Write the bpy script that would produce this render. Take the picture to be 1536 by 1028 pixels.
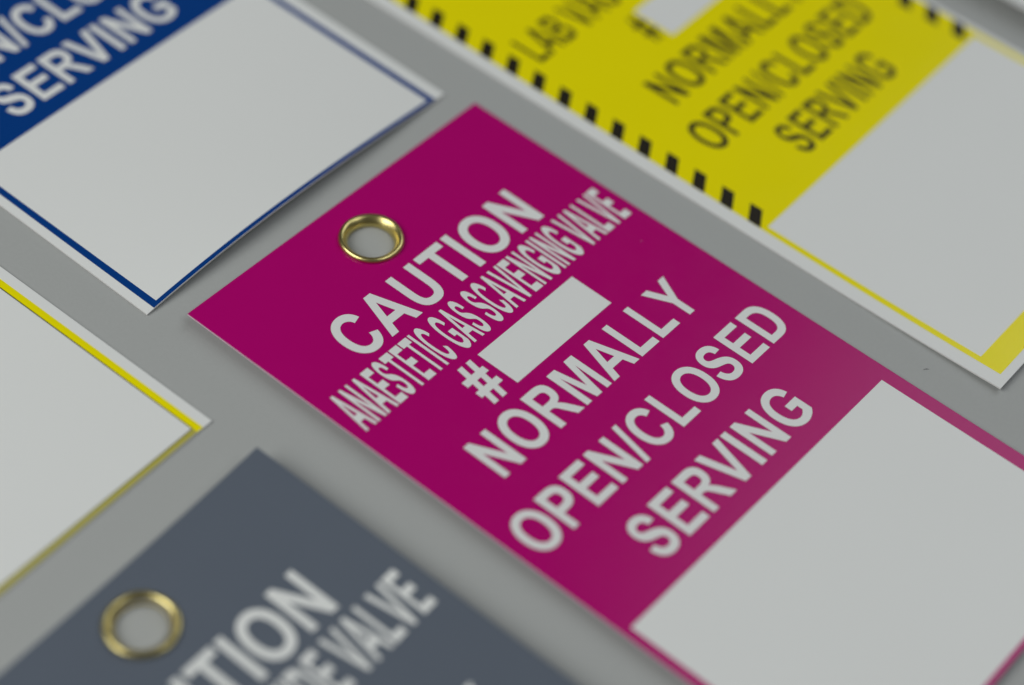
import bpy, math, random
from mathutils import Vector, Matrix, noise
from mathutils.geometry import tessellate_polygon

random.seed(4)
scene = bpy.context.scene
for o in list(bpy.data.objects):
    bpy.data.objects.remove(o)
col = scene.collection
MM = 0.001

# ------------------------------------------------------------------ camera
cam_data = bpy.data.cameras.new('camera')
cam = bpy.data.objects.new('camera', cam_data)
col.objects.link(cam)
right = Vector((0.639923, -0.764083, 0.081701))
up = Vector((0.546833, 0.527496, 0.650170))
fwd = Vector((0.539881, 0.371383, -0.755383))
m = Matrix.Identity(4)
for i in range(3):
    m[i][0] = right[i]; m[i][1] = up[i]; m[i][2] = -fwd[i]
m.translation = Vector((-178.176, -189.287, 298.005)) * MM
cam.matrix_world = m
cam_data.sensor_width = 36.0
cam_data.lens = 81.276
cam_data.clip_start = 0.01
cam_data.clip_end = 50.0
cam_data.dof.use_dof = True
cam_data.dof.focus_distance = 0.3945
cam_data.dof.aperture_fstop = 5.2
scene.camera = cam

# ------------------------------------------------------------------ world and lamps
world = bpy.data.worlds.new('World')
scene.world = world
world.use_nodes = True
bg = world.node_tree.nodes['Background']
bg.inputs[0].default_value = (1.0, 1.0, 1.0, 1)
bg.inputs[1].default_value = 0.05


def area_lamp(name, loc, size, size_y, radiance, colour, target=(0.04, -0.03, 0)):
    d = bpy.data.lights.new(name, 'AREA')
    d.shape = 'RECTANGLE'
    d.size = size
    d.size_y = size_y
    d.energy = radiance * math.pi * size * size_y
    d.color = colour
    o = bpy.data.objects.new(name, d)
    col.objects.link(o)
    o.location = loc
    o.rotation_euler = (Vector(target) - Vector(loc)).to_track_quat('-Z', 'Y').to_euler()
    return o


area_lamp('ceiling_panel_lamp', (-0.58, 0.30, 0.62), 0.75, 0.5, 4.6, (0.985, 1.0, 0.965))
area_lamp('ceiling_panel_lamp', (0.45, -0.90, 1.40), 0.9, 0.7, 2.2, (0.94, 0.98, 1.0))
area_lamp('window_lamp', (1.27, -0.13, 1.12), 0.95, 0.95, 1.75, (0.92, 0.97, 1.0))

scene.view_settings.view_transform = 'Standard'
scene.view_settings.look = 'None'
scene.view_settings.exposure = 0.0
scene.view_settings.gamma = 1.0
scene.render.engine = 'CYCLES'


# ------------------------------------------------------------------ materials
def material(name, rgb, rough=0.35, metal=0.0, var=0.03, var_scale=60.0, bump=0.0, bump_scale=1500.0,
             ior=1.45, rough_var=0.05, specks=None, spec=0.5):
    mt = bpy.data.materials.new(name)
    mt.use_nodes = True
    nt = mt.node_tree
    b = nt.nodes['Principled BSDF']
    b.inputs['Metallic'].default_value = metal
    b.inputs['IOR'].default_value = ior
    b.inputs['Specular IOR Level'].default_value = spec
    tc = nt.nodes.new('ShaderNodeTexCoord')
    n1 = nt.nodes.new('ShaderNodeTexNoise')
    n1.inputs['Scale'].default_value = var_scale
    n1.inputs['Detail'].default_value = 5
    nt.links.new(tc.outputs['Object'], n1.inputs['Vector'])
    mix = nt.nodes.new('ShaderNodeMix')
    mix.data_type = 'RGBA'
    mix.inputs[6].default_value = (*[c * (1 - var) for c in rgb], 1)
    mix.inputs[7].default_value = (*[min(1, c * (1 + var)) for c in rgb], 1)
    nt.links.new(n1.outputs['Fac'], mix.inputs[0])
    colour_out = mix.outputs[2]
    if specks:
        srgb, sscale, size = specks
        vo = nt.nodes.new('ShaderNodeTexVoronoi')
        vo.inputs['Scale'].default_value = sscale
        nt.links.new(tc.outputs['Object'], vo.inputs['Vector'])
        lt = nt.nodes.new('ShaderNodeMath'); lt.operation = 'LESS_THAN'
        lt.inputs[1].default_value = size
        nt.links.new(vo.outputs['Distance'], lt.inputs[0])
        sep = nt.nodes.new('ShaderNodeSeparateColor')
        nt.links.new(vo.outputs['Color'], sep.inputs[0])
        gt = nt.nodes.new('ShaderNodeMath'); gt.operation = 'GREATER_THAN'
        gt.inputs[1].default_value = 0.8
        nt.links.new(sep.outputs[0], gt.inputs[0])
        mu = nt.nodes.new('ShaderNodeMath'); mu.operation = 'MULTIPLY'
        nt.links.new(lt.outputs[0], mu.inputs[0]); nt.links.new(gt.outputs[0], mu.inputs[1])
        ms = nt.nodes.new('ShaderNodeMath'); ms.operation = 'MULTIPLY'
        ms.inputs[1].default_value = 0.55
        nt.links.new(mu.outputs[0], ms.inputs[0])
        mx2 = nt.nodes.new('ShaderNodeMix'); mx2.data_type = 'RGBA'
        mx2.inputs[7].default_value = (*srgb, 1)
        nt.links.new(ms.outputs[0], mx2.inputs[0])
        nt.links.new(colour_out, mx2.inputs[6])
        colour_out = mx2.outputs[2]
    nt.links.new(colour_out, b.inputs['Base Color'])
    n2 = nt.nodes.new('ShaderNodeTexNoise')
    n2.inputs['Scale'].default_value = var_scale * 2.3
    n2.inputs['Detail'].default_value = 4
    nt.links.new(tc.outputs['Object'], n2.inputs['Vector'])
    mr = nt.nodes.new('ShaderNodeMapRange')
    mr.inputs['To Min'].default_value = max(0.02, rough - rough_var)
    mr.inputs['To Max'].default_value = rough + rough_var
    nt.links.new(n2.outputs['Fac'], mr.inputs['Value'])
    nt.links.new(mr.outputs['Result'], b.inputs['Roughness'])
    if bump:
        n3 = nt.nodes.new('ShaderNodeTexNoise')
        n3.inputs['Scale'].default_value = bump_scale
        n3.inputs['Detail'].default_value = 3
        nt.links.new(tc.outputs['Object'], n3.inputs['Vector'])
        bm_ = nt.nodes.new('ShaderNodeBump')
        bm_.inputs['Strength'].default_value = bump
        bm_.inputs['Distance'].default_value = 0.0001
        nt.links.new(n3.outputs['Fac'], bm_.inputs['Height'])
        nt.links.new(bm_.outputs['Normal'], b.inputs['Normal'])
    return mt


WHITE = material('white_vinyl', (0.79, 0.80, 0.79), 0.38, var=0.012, var_scale=25, bump=0.03)
CORE = material('white_card_core', (0.80, 0.78, 0.78), 0.6, var=0.02)
PINK_CORE = material('pink_card_core', (0.80, 0.58, 0.70), 0.6, var=0.02)
MAGENTA = material('magenta_print', (0.455, 0.0001, 0.158), 0.19, var=0.02, var_scale=90, bump=0.10, bump_scale=2600, spec=0.34,
                   specks=((0.75, 0.45, 0.6), 130, 0.017))
YELLOW = material('yellow_print', (0.90, 0.79, 0.0005), 0.16, var=0.02, bump=0.02, spec=0.38)
BLACK = material('black_print', (0.016, 0.012, 0.006), 0.4, var=0.1, spec=0.3)
BLUE = material('blue_print', (0.0002, 0.043, 0.225), 0.30, var=0.03, bump=0.05, spec=0.38)
GREY = material('grey_print', (0.116, 0.137, 0.174), 0.32, var=0.03, bump=0.05, spec=0.4)
OLIVE = material('olive_border', (0.45, 0.41, 0.08), 0.35, var=0.05)  # bottom border strip, darker and duller than the yellow side borders
BRASS = material('brass', (0.71, 0.60, 0.25), 0.30, metal=1.0, var=0.08, var_scale=500, rough_var=0.06)
TABLE = material('grey_laminate', (0.402, 0.412, 0.405), 0.55, var=0.035, var_scale=1400, bump=0.25, bump_scale=1800)
LINT = material('dark_lint', (0.19, 0.185, 0.20), 0.8)


# ------------------------------------------------------------------ mesh helpers
def link_mesh(name, verts, faces, mats, parent=None, mat_ids=None, smooth=True, label=None):
    me = bpy.data.meshes.new(name)
    me.from_pydata([tuple(c * MM for c in v) for v in verts], [], faces)
    for mt in (mats if isinstance(mats, (list, tuple)) else [mats]):
        me.materials.append(mt)
    if mat_ids:
        me.polygons.foreach_set('material_index', mat_ids)
    if smooth:
        me.polygons.foreach_set('use_smooth', [True] * len(me.polygons))
    me.update()
    o = bpy.data.objects.new(name, me)
    col.objects.link(o)
    if parent:
        o.parent = parent
    if label:
        o['label'] = label
    return o


def lines(a, b, step):
    n = max(1, int(math.ceil((b - a) / step)))
    return [a + (b - a) * i / n for i in range(n + 1)]


def grid(u0, u1, v0, v1, hole=None, step=2.5):
    """Flat (u, v) grid; hole = (u, v, radius) gives a round opening joined to the grid."""
    if hole:
        hu, hv, hr = hole
        s, n = 7.0, 8
        ul = lines(u0, hu - s, step)[:-1] + [hu - s + 2 * s * i / n for i in range(n + 1)] + lines(hu + s, u1, step)[1:]
        vl = lines(v0, hv - s, step)[:-1] + [hv - s + 2 * s * i / n for i in range(n + 1)] + lines(hv + s, v1, step)[1:]
    else:
        ul, vl = lines(u0, u1, step), lines(v0, v1, step)
    pts, idx, faces = [], {}, []

    def vid(i, j):
        if (i, j) not in idx:
            idx[(i, j)] = len(pts)
            pts.append((ul[i], vl[j]))
        return idx[(i, j)]
    if hole:
        ia = min(range(len(ul)), key=lambda i: abs(ul[i] - (hu - s)))
        ja = min(range(len(vl)), key=lambda j: abs(vl[j] - (hv - s)))
    for j in range(len(vl) - 1):
        for i in range(len(ul) - 1):
            if hole and ia <= i < ia + n and ja <= j < ja + n:
                continue
            faces.append((vid(i, j), vid(i, j + 1), vid(i + 1, j + 1), vid(i + 1, j)))
    if hole:
        ring = [(ia + k, ja) for k in range(n)] + [(ia + n, ja + k) for k in range(n)] + \
               [(ia + n - k, ja + n) for k in range(n)] + [(ia, ja + n - k) for k in range(n)]
        inner = []
        for (i, j) in ring:
            a = math.atan2(vl[j] - hv, ul[i] - hu)
            inner.append(len(pts))
            pts.append((hu + hr * math.cos(a), hv + hr * math.sin(a)))
        for k in range(len(ring)):
            k2 = (k + 1) % len(ring)
            faces.append((vid(*ring[k]), inner[k], inner[k2], vid(*ring[k2])))
    return pts, faces


def sheet(name, rect, zf, off, mats, parent, hole=None, thick=0.0, step=2.5, label=None):
    """A piece of the tag's surface: follows its curl zf(u, v); thick > 0 makes it a solid card."""
    pts, faces = grid(*rect, hole=hole, step=step)
    verts = [(u, -v, zf(u, v) + off) for u, v in pts]
    faces = [tuple(f) for f in faces]
    ids = [0] * len(faces)
    if thick:
        count = {}
        for f in faces:
            for a, b in zip(f, f[1:] + f[:1]):
                count[(a, b)] = count.get((a, b), 0) + 1
        n = len(verts)
        top = list(faces)
        verts += [(x, y, z - thick) for x, y, z in verts]
        for f in top:
            faces.append(tuple(reversed([i + n for i in f]))); ids.append(1)
        # separate vertices for the cut edge keep its corner crisp
        for (a, b) in list(count):
            if (b, a) not in count:
                k = len(verts)
                verts += [verts[a], verts[b], verts[b + n], verts[a + n]]
                faces.append((k + 3, k + 2, k + 1, k)); ids.append(1)
    return link_mesh(name, verts, faces, mats, parent, ids, True, label)


# ------------------------------------------------------------------ letter shapes (bold grotesque capitals, 1466 units tall)
# an item of 2 numbers is a corner, an item of 6 is a cubic curve
GLYPHS = {
    'A': (1479, [[(1471, 0), (1149, 0), (1021, 333), (435, 333), (314, 0), (0, 0), (571, 1466), (884, 1466)],
                 [(926, 580), (724, 1124), (526, 580)]]),
    'B': (1479, [[(150, 0), (150, 1466), (736, 1466), (1110, 1466, 1304, 1350, 1304, 1085), (1304, 930, 1220, 810, 1092, 762),
                  (1280, 710, 1385, 580, 1385, 404), (1385, 150, 1200, 0, 900, 0)],
                 [(446, 1222), (446, 883), (640, 883), (900, 883, 1011, 920, 1011, 1060), (1011, 1190, 920, 1222, 617, 1222)],
                 [(446, 639), (446, 247), (720, 247), (980, 247, 1077, 300, 1077, 440), (1077, 590, 960, 639, 680, 639)]]),
    'C': (1479, [[(1086, 539), (1373, 448), (1300, 130, 1090, -25, 785, -25), (380, -25, 97, 260, 97, 724),
                  (97, 1210, 380, 1491, 805, 1491), (1100, 1491, 1300, 1340, 1361, 1098), (1068, 1028),
                  (1035, 1160, 920, 1238, 780, 1238), (560, 1238, 402, 1080, 402, 744), (402, 385, 555, 228, 775, 228),
                  (935, 228, 1045, 330, 1086, 539)]]),
    'D': (1479, [[(148, 0), (148, 1466), (689, 1466), (1160, 1466, 1376, 1200, 1376, 720), (1376, 260, 1150, 0, 705, 0)],
                 [(444, 1218), (579, 1218), (920, 1218, 1070, 1100, 1070, 733), (1070, 370, 930, 247, 667, 247), (444, 247)]]),
    'E': (1366, [[(149, 0), (149, 1466), (1236, 1466), (1236, 1218), (445, 1218), (445, 893), (1181, 893), (1181, 646),
                  (445, 646), (445, 247), (1264, 247), (1264, 0)]]),
    'G': (1593, [[(831, 539), (831, 786), (1469, 786), (1469, 202), (1360, 90, 1100, -25, 850, -25), (390, -25, 86, 250, 86, 740),
                  (86, 1200, 380, 1491, 830, 1491), (1170, 1491, 1390, 1330, 1442, 1049), (1147, 994),
                  (1110, 1140, 1000, 1238, 825, 1238), (560, 1238, 392, 1080, 392, 756), (392, 400, 570, 225, 825, 225),
                  (950, 225, 1075, 280, 1169, 353), (1169, 539)]]),
    'I': (569, [[(140, 0), (140, 1466), (436, 1466), (436, 0)]]),
    'L': (1251, [[(157, 0), (157, 1466), (453, 1466), (453, 247), (1189, 247), (1189, 0)]]),
    'M': (1706, [[(145, 0), (145, 1466), (588, 1466), (854, 466), (1117, 1466), (1561, 1466), (1561, 0), (1286, 0),
                  (1286, 1154), (995, 0), (710, 0), (420, 1154), (420, 0)]]),
    'N': (1479, [[(152, 0), (152, 1466), (440, 1466), (1040, 487), (1040, 1466), (1315, 1466), (1315, 0), (1018, 0),
                  (427, 956), (427, 0)]]),
    'O': (1593, [[(797, -25), (370, -25, 89, 260, 89, 733), (89, 1210, 375, 1491, 797, 1491), (1220, 1491, 1506, 1210, 1506, 733),
                  (1506, 260, 1225, -25, 797, -25)],
                 [(797, 228), (1030, 228, 1200, 400, 1200, 735), (1200, 1070, 1035, 1238, 797, 1238),
                  (560, 1238, 394, 1070, 394, 735), (394, 400, 565, 228, 797, 228)]]),
    'P': (1366, [[(149, 0), (149, 1466), (700, 1466), (1100, 1466, 1272, 1300, 1272, 1015), (1272, 700, 1060, 553, 690, 553),
                  (445, 553), (445, 0)],
                 [(445, 802), (608, 802), (870, 802, 968, 850, 968, 1012), (968, 1180, 860, 1218, 590, 1218), (445, 1218)]]),
    'R': (1479, [[(150, 0), (150, 1466), (773, 1466), (1160, 1466, 1318, 1330, 1318, 1056), (1318, 835, 1190, 690, 948, 657),
                  (1070, 585, 1130, 510, 1225, 375), (1476, 0), (1122, 0), (908, 318), (780, 510, 740, 612, 560, 612),
                  (446, 612), (446, 0)],
                 [(446, 846), (665, 846), (930, 846, 1012, 880, 1012, 1034), (1012, 1170, 930, 1218, 690, 1218), (446, 1218)]]),
    'S': (1366, [[(74, 477), (362, 505), (388, 340, 480, 225, 665, 225), (845, 225, 935, 305, 935, 410),
                  (935, 490, 885, 535, 770, 572), (526, 636), (260, 705, 133, 860, 133, 1065), (133, 1310, 320, 1491, 645, 1491),
                  (990, 1491, 1190, 1320, 1196, 1048), (900, 1035), (880, 1180, 800, 1247, 643, 1247),
                  (490, 1247, 403, 1185, 403, 1090), (403, 1010, 470, 960, 660, 915), (1040, 825, 1232, 690, 1232, 425),
                  (1232, 150, 1030, -26, 663, -26), (300, -26, 110, 150, 74, 477)]]),
    'T': (1251, [[(479, 0), (479, 1218), (44, 1218), (44, 1466), (1209, 1466), (1209, 1218), (775, 1218), (775, 0)]]),
    'U': (1479, [[(147, 1466), (443, 1466), (443, 672), (443, 350, 500, 228, 743, 228), (970, 228, 1027, 350, 1027, 690),
                  (1027, 1466), (1323, 1466), (1323, 697), (1323, 200, 1180, -25, 752, -25), (300, -25, 147, 210, 147, 687)]]),
    'V': (1366, [[(526, 0), (2, 1466), (323, 1466), (694, 381), (1053, 1466), (1364, 1466), (842, 0)]]),
    'X': (1366, [[(0, 0), (501, 764), (47, 1466), (393, 1466), (687, 994), (975, 1466), (1318, 1466), (862, 753), (1363, 0),
                  (1006, 0), (681, 508), (355, 0)]]),
    'Y': (1366, [[(536, 0), (536, 617), (2, 1466), (346, 1466), (691, 886), (1029, 1466), (1366, 1466), (831, 615), (831, 0)]]),
    '/': (600, [[(0, -25), (363, 1491), (592, 1491), (225, -25)]]),
    '#': (1139, [[(110, -5), (176, 372), (22, 372), (22, 602), (216, 602), (262, 864), (22, 864), (22, 1094), (302, 1094),
                  (370, 1480), (602, 1480), (534, 1094), (738, 1094), (806, 1480), (1036, 1480), (968, 1094), (1118, 1094),
                  (1118, 864), (928, 864), (882, 602), (1118, 602), (1118, 372), (842, 372), (776, -5), (544, -5), (610, 372),
                  (408, 372), (342, -5)],
                 [(448, 602), (650, 602), (696, 864), (494, 864)]]),
}


def flatten(contour, n=9):
    pts = []
    for it in contour:
        if len(it) == 2:
            pts.append(it)
        else:
            p0 = pts[-1]
            a, b, c = it[0:2], it[2:4], it[4:6]
            for k in range(1, n + 1):
                t = k / n
                pts.append(tuple((1 - t) ** 3 * p0[i] + 3 * t * (1 - t) ** 2 * a[i] + 3 * t * t * (1 - t) * b[i] + t ** 3 * c[i]
                                 for i in (0, 1)))
    if len(pts) > 1 and abs(pts[0][0] - pts[-1][0]) + abs(pts[0][1] - pts[-1][1]) < 1:
        pts.pop()
    return pts


def thin(pts, d, is_hole):
    """Move an outline d units into the ink, to draw the same letter in a lighter weight."""
    if not d:
        return pts
    area = sum(a[0] * b[1] - b[0] * a[1] for a, b in zip(pts, pts[1:] + pts[:1]))
    s = (1 if area > 0 else -1) * (-1 if is_hole else 1)
    out = []
    for i, p in enumerate(pts):
        a, c = Vector(pts[i - 1]), Vector(pts[(i + 1) % len(pts)])
        e1, e2 = (Vector(p) - a).normalized(), (c - Vector(p)).normalized()
        n1, n2 = Vector((-e1.y, e1.x)) * s, Vector((-e2.y, e2.x)) * s
        b = n1 + n2
        k = d / max(0.35, 1 + n1.dot(n2))
        q = Vector(p) + b * k
        out.append((q.x, (q.y - 733) * 733 / (733 - d) + 733))
    return out


def lettering(text, u0, u1, v_top, v_base, zf, mat, parent, tight=0.0, weight=0.0, off=0.05):
    """One printed line fitted between u0 and u1, capitals from v_top to v_base."""
    adv, x = [], 0.0
    for k, ch in enumerate(text):
        adv.append(x)
        x += (500 if ch == ' ' else GLYPHS[ch][0]) - tight
    first, last = GLYPHS[text[0]][1][0], GLYPHS[text[-1]][1][0]
    xs0 = min(p[0] for p in flatten(first))
    xs1 = adv[-1] + max(p[0] for p in flatten(last))
    su = (u1 - u0) / (xs1 - xs0)
    sv = (v_base - v_top) / 1466.0
    verts, faces = [], []
    for k, ch in enumerate(text):
        if ch == ' ':
            continue
        shapes = [thin(flatten(c), weight, ci > 0) for ci, c in enumerate(GLYPHS[ch][1])]
        loops = [[Vector((u0 + (adv[k] + p[0] - xs0) * su, v_base - p[1] * sv, 0)) for p in c] for c in shapes]
        tris = tessellate_polygon(loops)
        base = len(verts)
        flat = [p for lp in loops for p in lp]
        verts += [(p.x, -p.y, zf(p.x, p.y) + off) for p in flat]
        for t in tris:
            a, b, c = (flat[i] for i in t)
            area = (b.x - a.x) * (c.y - a.y) - (b.y - a.y) * (c.x - a.x)
            f = tuple(base + i for i in t)
            faces.append(f if area < 0 else tuple(reversed(f)))
    return link_mesh('lettering', verts, faces, mat, parent, None, False, 'printed lettering reading ' + text)


def grommet(parent, gu, gv, zf, seed=0, depth=0.3, k_size=1.0):
    prof = [(4.35, -0.36), (5.35, -0.36), (5.35, 0.02), (5.66, 0.03), (5.80, 0.18), (5.76, 0.45), (5.56, 0.72), (5.28, 0.84), (5.02, 0.78),
            (4.76, 0.56), (4.50, 0.22), (4.22, -0.12 * min(1, depth / .4)), (4.07, -0.55 * depth), (4.02, -depth), (4.35, -depth)]
    n = 72
    verts, faces = [], []
    z0 = zf(gu, gv)
    for k in range(n):
        a = 2 * math.pi * k / n
        for (r, z) in prof:
            w = 1 + 0.008 * math.sin(2 * a + seed) + 0.006 * math.sin(5 * a + 2 * seed) if z > 0.02 else 1.0
            zz = z * (1 + 0.05 * math.sin(a * 2 + 1.3 + seed) + 0.03 * math.sin(3 * a + seed)) if z > 0.05 else z
            r *= k_size
            verts.append((gu + r * w * math.cos(a), -gv + r * w * math.sin(a), z0 + zz))
    p = len(prof)
    for k in range(n):
        k2 = (k + 1) % n
        for i in range(p):
            i2 = (i + 1) % p
            faces.append((k * p + i, k2 * p + i, k2 * p + i2, k * p + i2))
    return link_mesh('grommet', verts, faces, BRASS, parent, None, True, 'brass eyelet ring')


def tag_root(name, label, x, y, rot_deg, tilt=0.0, group='printed valve tags laid out on the table'):
    e = bpy.data.objects.new(name, None)
    e.empty_display_size = 0.01
    col.objects.link(e)
    e.matrix_world = Matrix.Translation(Vector((x * MM, y * MM, 0))) @ Matrix.Rotation(math.radians(rot_deg), 4, 'Z') @ \
        Matrix.Rotation(tilt, 4, 'Y')
    e['label'] = label
    e['category'] = 'tag'
    e['group'] = group
    return e


T = 0.33  # card thickness in mm
P_OFF = 0.03  # ink layer above the card

# ------------------------------------------------------------------ table
n = 12
tv = [(-420 + 900 * i / n, -420 + 900 * j / n, 0.0) for j in range(n + 1) for i in range(n + 1)]
tf = [(j * (n + 1) + i, j * (n + 1) + i + 1, (j + 1) * (n + 1) + i + 1, (j + 1) * (n + 1) + i) for j in range(n) for i in range(n)]
table = link_mesh('table_top', tv, tf, TABLE, None, None, False)
table['kind'] = 'structure'
table['label'] = 'matt grey table surface under the tags'

# ------------------------------------------------------------------ magenta tag
beta = math.asin(1.65 / 75)


def z_mag(u, v):
    return 0.0 + 0.5 * max(0.0, (v - 60) / 81.6) ** 2 * (u / 75)


mag = tag_root('valve_tag', 'magenta caution tag with brass eyelet for an anaesthetic gas scavenging valve', 0.0, 0.0, 0.0)
# left edge lifted 2 mm off the table, right edge resting on it
mag.matrix_world = Matrix.Translation(Vector((75, 0, 0.35)) * MM) @ Matrix.Rotation(beta, 4, 'Y') @ Matrix.Translation(Vector((-75, 0, 0)) * MM)
MG = (34.95, 10.15)
sheet('card', (0, 75, 0, 141.6), z_mag, 0, [MAGENTA, PINK_CORE], mag, (MG[0], MG[1], 4.4), T)
grommet(mag, MG[0], MG[1], z_mag, 0.4, 1.1, 1.01)
lettering('CAUTION', 13.2, 61.25, 18.65, 28.1, z_mag, WHITE, mag)
lettering('ANAESTETIC GAS SCAVENGING VALVE', 2.2, 73.1, 29.75, 38.85, z_mag, WHITE, mag)
lettering('#', 20.9, 26.3, 40.9, 50.05, z_mag, WHITE, mag)
sheet('number_box', (27.65, 53.2, 41.0, 49.85), z_mag, P_OFF, WHITE, mag, label='blank white box for the valve number')
lettering('NORMALLY', 10.6, 64.7, 52.45, 61.35, z_mag, WHITE, mag)
lettering('OPEN/CLOSED', 2.7, 71.4, 67.5, 75.9, z_mag, WHITE, mag)
lettering('SERVING', 15.5, 58.4, 81.45, 90.2, z_mag, WHITE, mag)
sheet('writing_panel', (1.75, 72.1, 94.2, 140.6), z_mag, P_OFF, WHITE, mag, label='blank white writing panel')

# ------------------------------------------------------------------ blue tag
BW = 76.6


def z_blue(u, v):
    t = max(0.0, min(1.0, (v - 70) / 71.6))
    s = max(0.0, math.sin(math.pi * min(1, max(0, u / BW)) ** 0.86))
    return T + 0.05 + 2.3 * t * t * s


blue = tag_root('valve_tag', 'blue tag with white writing panel and its lower edge bowed up off the table', -3.4, 147.4, -0.15)
sheet('card', (0, BW, 0, 141.6), z_blue, 0, [WHITE, CORE], blue, (38, 10, 4.4), T)
sheet('header_print', (1.65, 74.0, 1.75, 95.0), z_blue, P_OFF, BLUE, blue, (38, 10, 4.45))
sheet('border', (1.65, 2.95, 95.0, 140.7), z_blue, P_OFF, BLUE, blue)
sheet('border', (72.6, 74.0, 95.0, 140.7), z_blue, P_OFF, BLUE, blue)
sheet('border', (1.65, 74.0, 140.7, 141.55), z_blue, P_OFF, BLUE, blue)
grommet(blue, 38, 10, z_blue, 1.4)
lettering('NORMALLY', 11.0, 64.5, 53.0, 62.0, z_blue, WHITE, blue, off=0.07)
lettering('OPEN/CLOSED', 4.4, 71.3, 68.5, 77.6, z_blue, WHITE, blue, off=0.07)
lettering('SERVING', 16.5, 57.8, 82.0, 91.1, z_blue, WHITE, blue, off=0.07)

# ------------------------------------------------------------------ yellow and black laboratory tag
YW = 79.6
YC = 78.0  # card is trimmed closer on the right


def z_yel(u, v):
    t = max(0.0, (v - 104) / 37.6)
    return T + 0.03 + 0.7 * t * t


yel = tag_root('valve_tag', 'yellow laboratory vacuum tag with black hazard dashes down both sides', 82.75, 31.15, 0.7)
sheet('card', (0, YC, -14.0, 141.6), z_yel, 0, [WHITE, CORE], yel, (39.8, -2.0, 4.4), T)
sheet('header_print', (2.75, YW - 2.75, -12.5, 89.9), z_yel, P_OFF, YELLOW, yel, (39.8, -2.0, 4.45))
sheet('border', (2.75, 4.0, 89.9, 135.2), z_yel, P_OFF, YELLOW, yel)
sheet('border', (YW - 4.1, YW - 2.75, 89.9, 135.2), z_yel, P_OFF, YELLOW, yel)
sheet('border', (2.75, YW - 2.75, 135.2, 139.9), z_yel, P_OFF, YELLOW, yel)
grommet(yel, 39.8, -2.0, z_yel, 2.2)
for side in (0, 1):
    for k in range(15):
        dv = 6.32 * k
        if side == 0:
            q = [(2.8, 86.3 - dv), (2.8, 89.1 - dv), (6.75, 86.8 - dv), (6.75, 84.1 - dv)]
        else:
            q = [(YW - 6.75, 86.3 - dv), (YW - 6.75, 89.1 - dv), (YW - 2.8, 86.8 - dv), (YW - 2.8, 84.1 - dv)]
        link_mesh('hazard_dash', [(a, -b, z_yel(a, b) + 0.06) for a, b in q], [(0, 1, 2, 3)], BLACK, yel, None, False)
lettering('LAB VACUUM VALVE', 9.3, 70.4, 25.3, 33.2, z_yel, BLACK, yel, off=0.07, weight=18)
lettering('#', 29.4, 32.8, 37.4, 45.6, z_yel, BLACK, yel, off=0.07, weight=18)
sheet('number_box', (33.4, 58.5, 37.0, 46.6), z_yel, 0.06, WHITE, yel)
lettering('NORMALLY', 18.0, 62.5, 50.7, 58.9, z_yel, BLACK, yel, off=0.07, weight=18)
lettering('OPEN/CLOSED', 13.1, 67.0, 63.9, 72.1, z_yel, BLACK, yel, off=0.07, weight=18)
lettering('SERVING', 24.4, 56.3, 76.2, 84.5, z_yel, BLACK, yel, off=0.07, weight=18)

# ------------------------------------------------------------------ yellow bordered tag beside the blue one
LW = 79.6


def z_flat(u, v):
    return T + 0.04


lef = tag_root('valve_tag', 'white tag panel framed by a thin yellow line beside the grey tag', -94.55, 122.0, 0.95)
sheet('card', (0, LW, 0, 141.6), z_flat, 0, [WHITE, CORE], lef, (39.8, 10, 4.4), T)
sheet('header_print', (2.0, LW - 2.0, 2.0, 90.0), z_flat, P_OFF, YELLOW, lef, (39.8, 10, 4.45))
for (a, b, c, mt, nm) in ((2.0, 3.15, 141.55, YELLOW, 'border'), (3.15, 3.32, 140.35, BLACK, 'border_line'),
                          (LW - 3.3, LW - 2.0, 141.55, YELLOW, 'border'), (LW - 3.48, LW - 3.3, 140.35, BLACK, 'border_line')):
    sheet(nm, (a, b, 90.0, c), z_flat, P_OFF, mt, lef)
sheet('border', (3.15, LW - 3.3, 140.5, 141.55), z_flat, P_OFF, OLIVE, lef)
sheet('border_line', (3.15, LW - 3.3, 140.35, 140.5), z_flat, P_OFF, BLACK, lef)
grommet(lef, 39.8, 10, z_flat, 3.1)

# ------------------------------------------------------------------ grey tag
GW = 75.0


def z_grey(u, v):
    return T + 0.05 + 3.4 * (u / GW) ** 2.6


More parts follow.
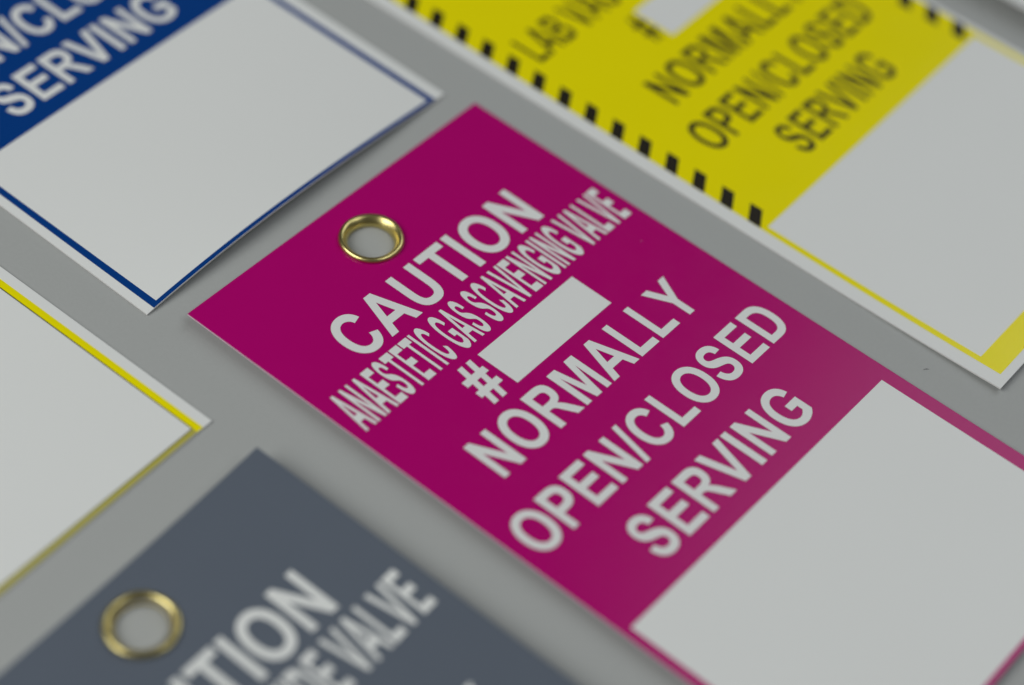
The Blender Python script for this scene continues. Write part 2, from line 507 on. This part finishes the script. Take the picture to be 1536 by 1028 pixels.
gry = tag_root('valve_tag', 'slate grey caution tag with brass eyelet and white lettering', -88.4, -29.8, 0.45)
GG = (39.9, 9.5)
sheet('card', (0, GW, 0, 141.6), z_grey, 0, [GREY, CORE], gry, (GG[0], GG[1], 4.4), T)
grommet(gry, GG[0], GG[1], z_grey, 5.0, 0.75, 1.045)
lettering('CAUTION', 15.5, 61.9, 19.7, 29.7, z_grey, WHITE, gry)
lettering('CARBON DIOXIDE VALVE', 9.0, 72.2, 31.5, 40.6, z_grey, WHITE, gry)
lettering('#', 20.9, 26.3, 42.2, 51.0, z_grey, WHITE, gry)
sheet('number_box', (27.65, 53.2, 42.2, 51.0), z_grey, P_OFF, WHITE, gry)
lettering('NORMALLY', 10.45, 65.0, 53.4, 62.6, z_grey, WHITE, gry)
lettering('OPEN/CLOSED', 2.35, 71.6, 67.5, 76.0, z_grey, WHITE, gry)
lettering('SERVING', 15.0, 58.8, 81.4, 90.3, z_grey, WHITE, gry)
sheet('writing_panel', (1.75, 72.1, 94.2, 140.6), z_grey, P_OFF, WHITE, gry)

# ------------------------------------------------------------------ corner of a further white tag, lifted off the table


def z_far(u, v):
    return T + 0.3 + 3.1 * max(0.0, 1 - u / 60) ** 2


far = tag_root('valve_tag', 'white edge of a lifted tag beyond the yellow laboratory tag', 169.5, 20.0, 0.3)
sheet('card', (0, 77, 0, 141.6), z_far, 0, [WHITE, CORE], far, (38, 10, 4.4), T)
sheet('header_print', (3.0, 74.0, 3.0, 92.0), z_far, P_OFF, WHITE, far, (38, 10, 4.45))
grommet(far, 38, 10, z_far, 6.0)

# ------------------------------------------------------------------ a fleck of lint on the table
fv, ff = [], []
for k in range(7):
    t = k / 6
    cx, cy = 79.9 - 0.55 * (t - 0.5) * 1.3, -98.3 + 0.9 * (t - 0.5) + 0.12 * math.sin(t * 5)
    r = 0.02 + 0.06 * math.sin(math.pi * t) * (1 + 0.3 * math.sin(9 * t))
    for a in range(6):
        an = 2 * math.pi * a / 6
        fv.append((cx + r * math.cos(an) * 0.9, cy + r * math.cos(an) * 0.4, 0.09 + 0.6 * r * math.sin(an)))
for k in range(6):
    for a in range(6):
        ff.append((k * 6 + a, k * 6 + (a + 1) % 6, (k + 1) * 6 + (a + 1) % 6, (k + 1) * 6 + a))
ff += [tuple(range(5, -1, -1)), tuple(36 + i for i in range(6))]
lint = link_mesh('lint_fleck', fv, ff, LINT)
lint['label'] = 'tiny dark fleck of lint on the grey table'
lint['category'] = 'lint'
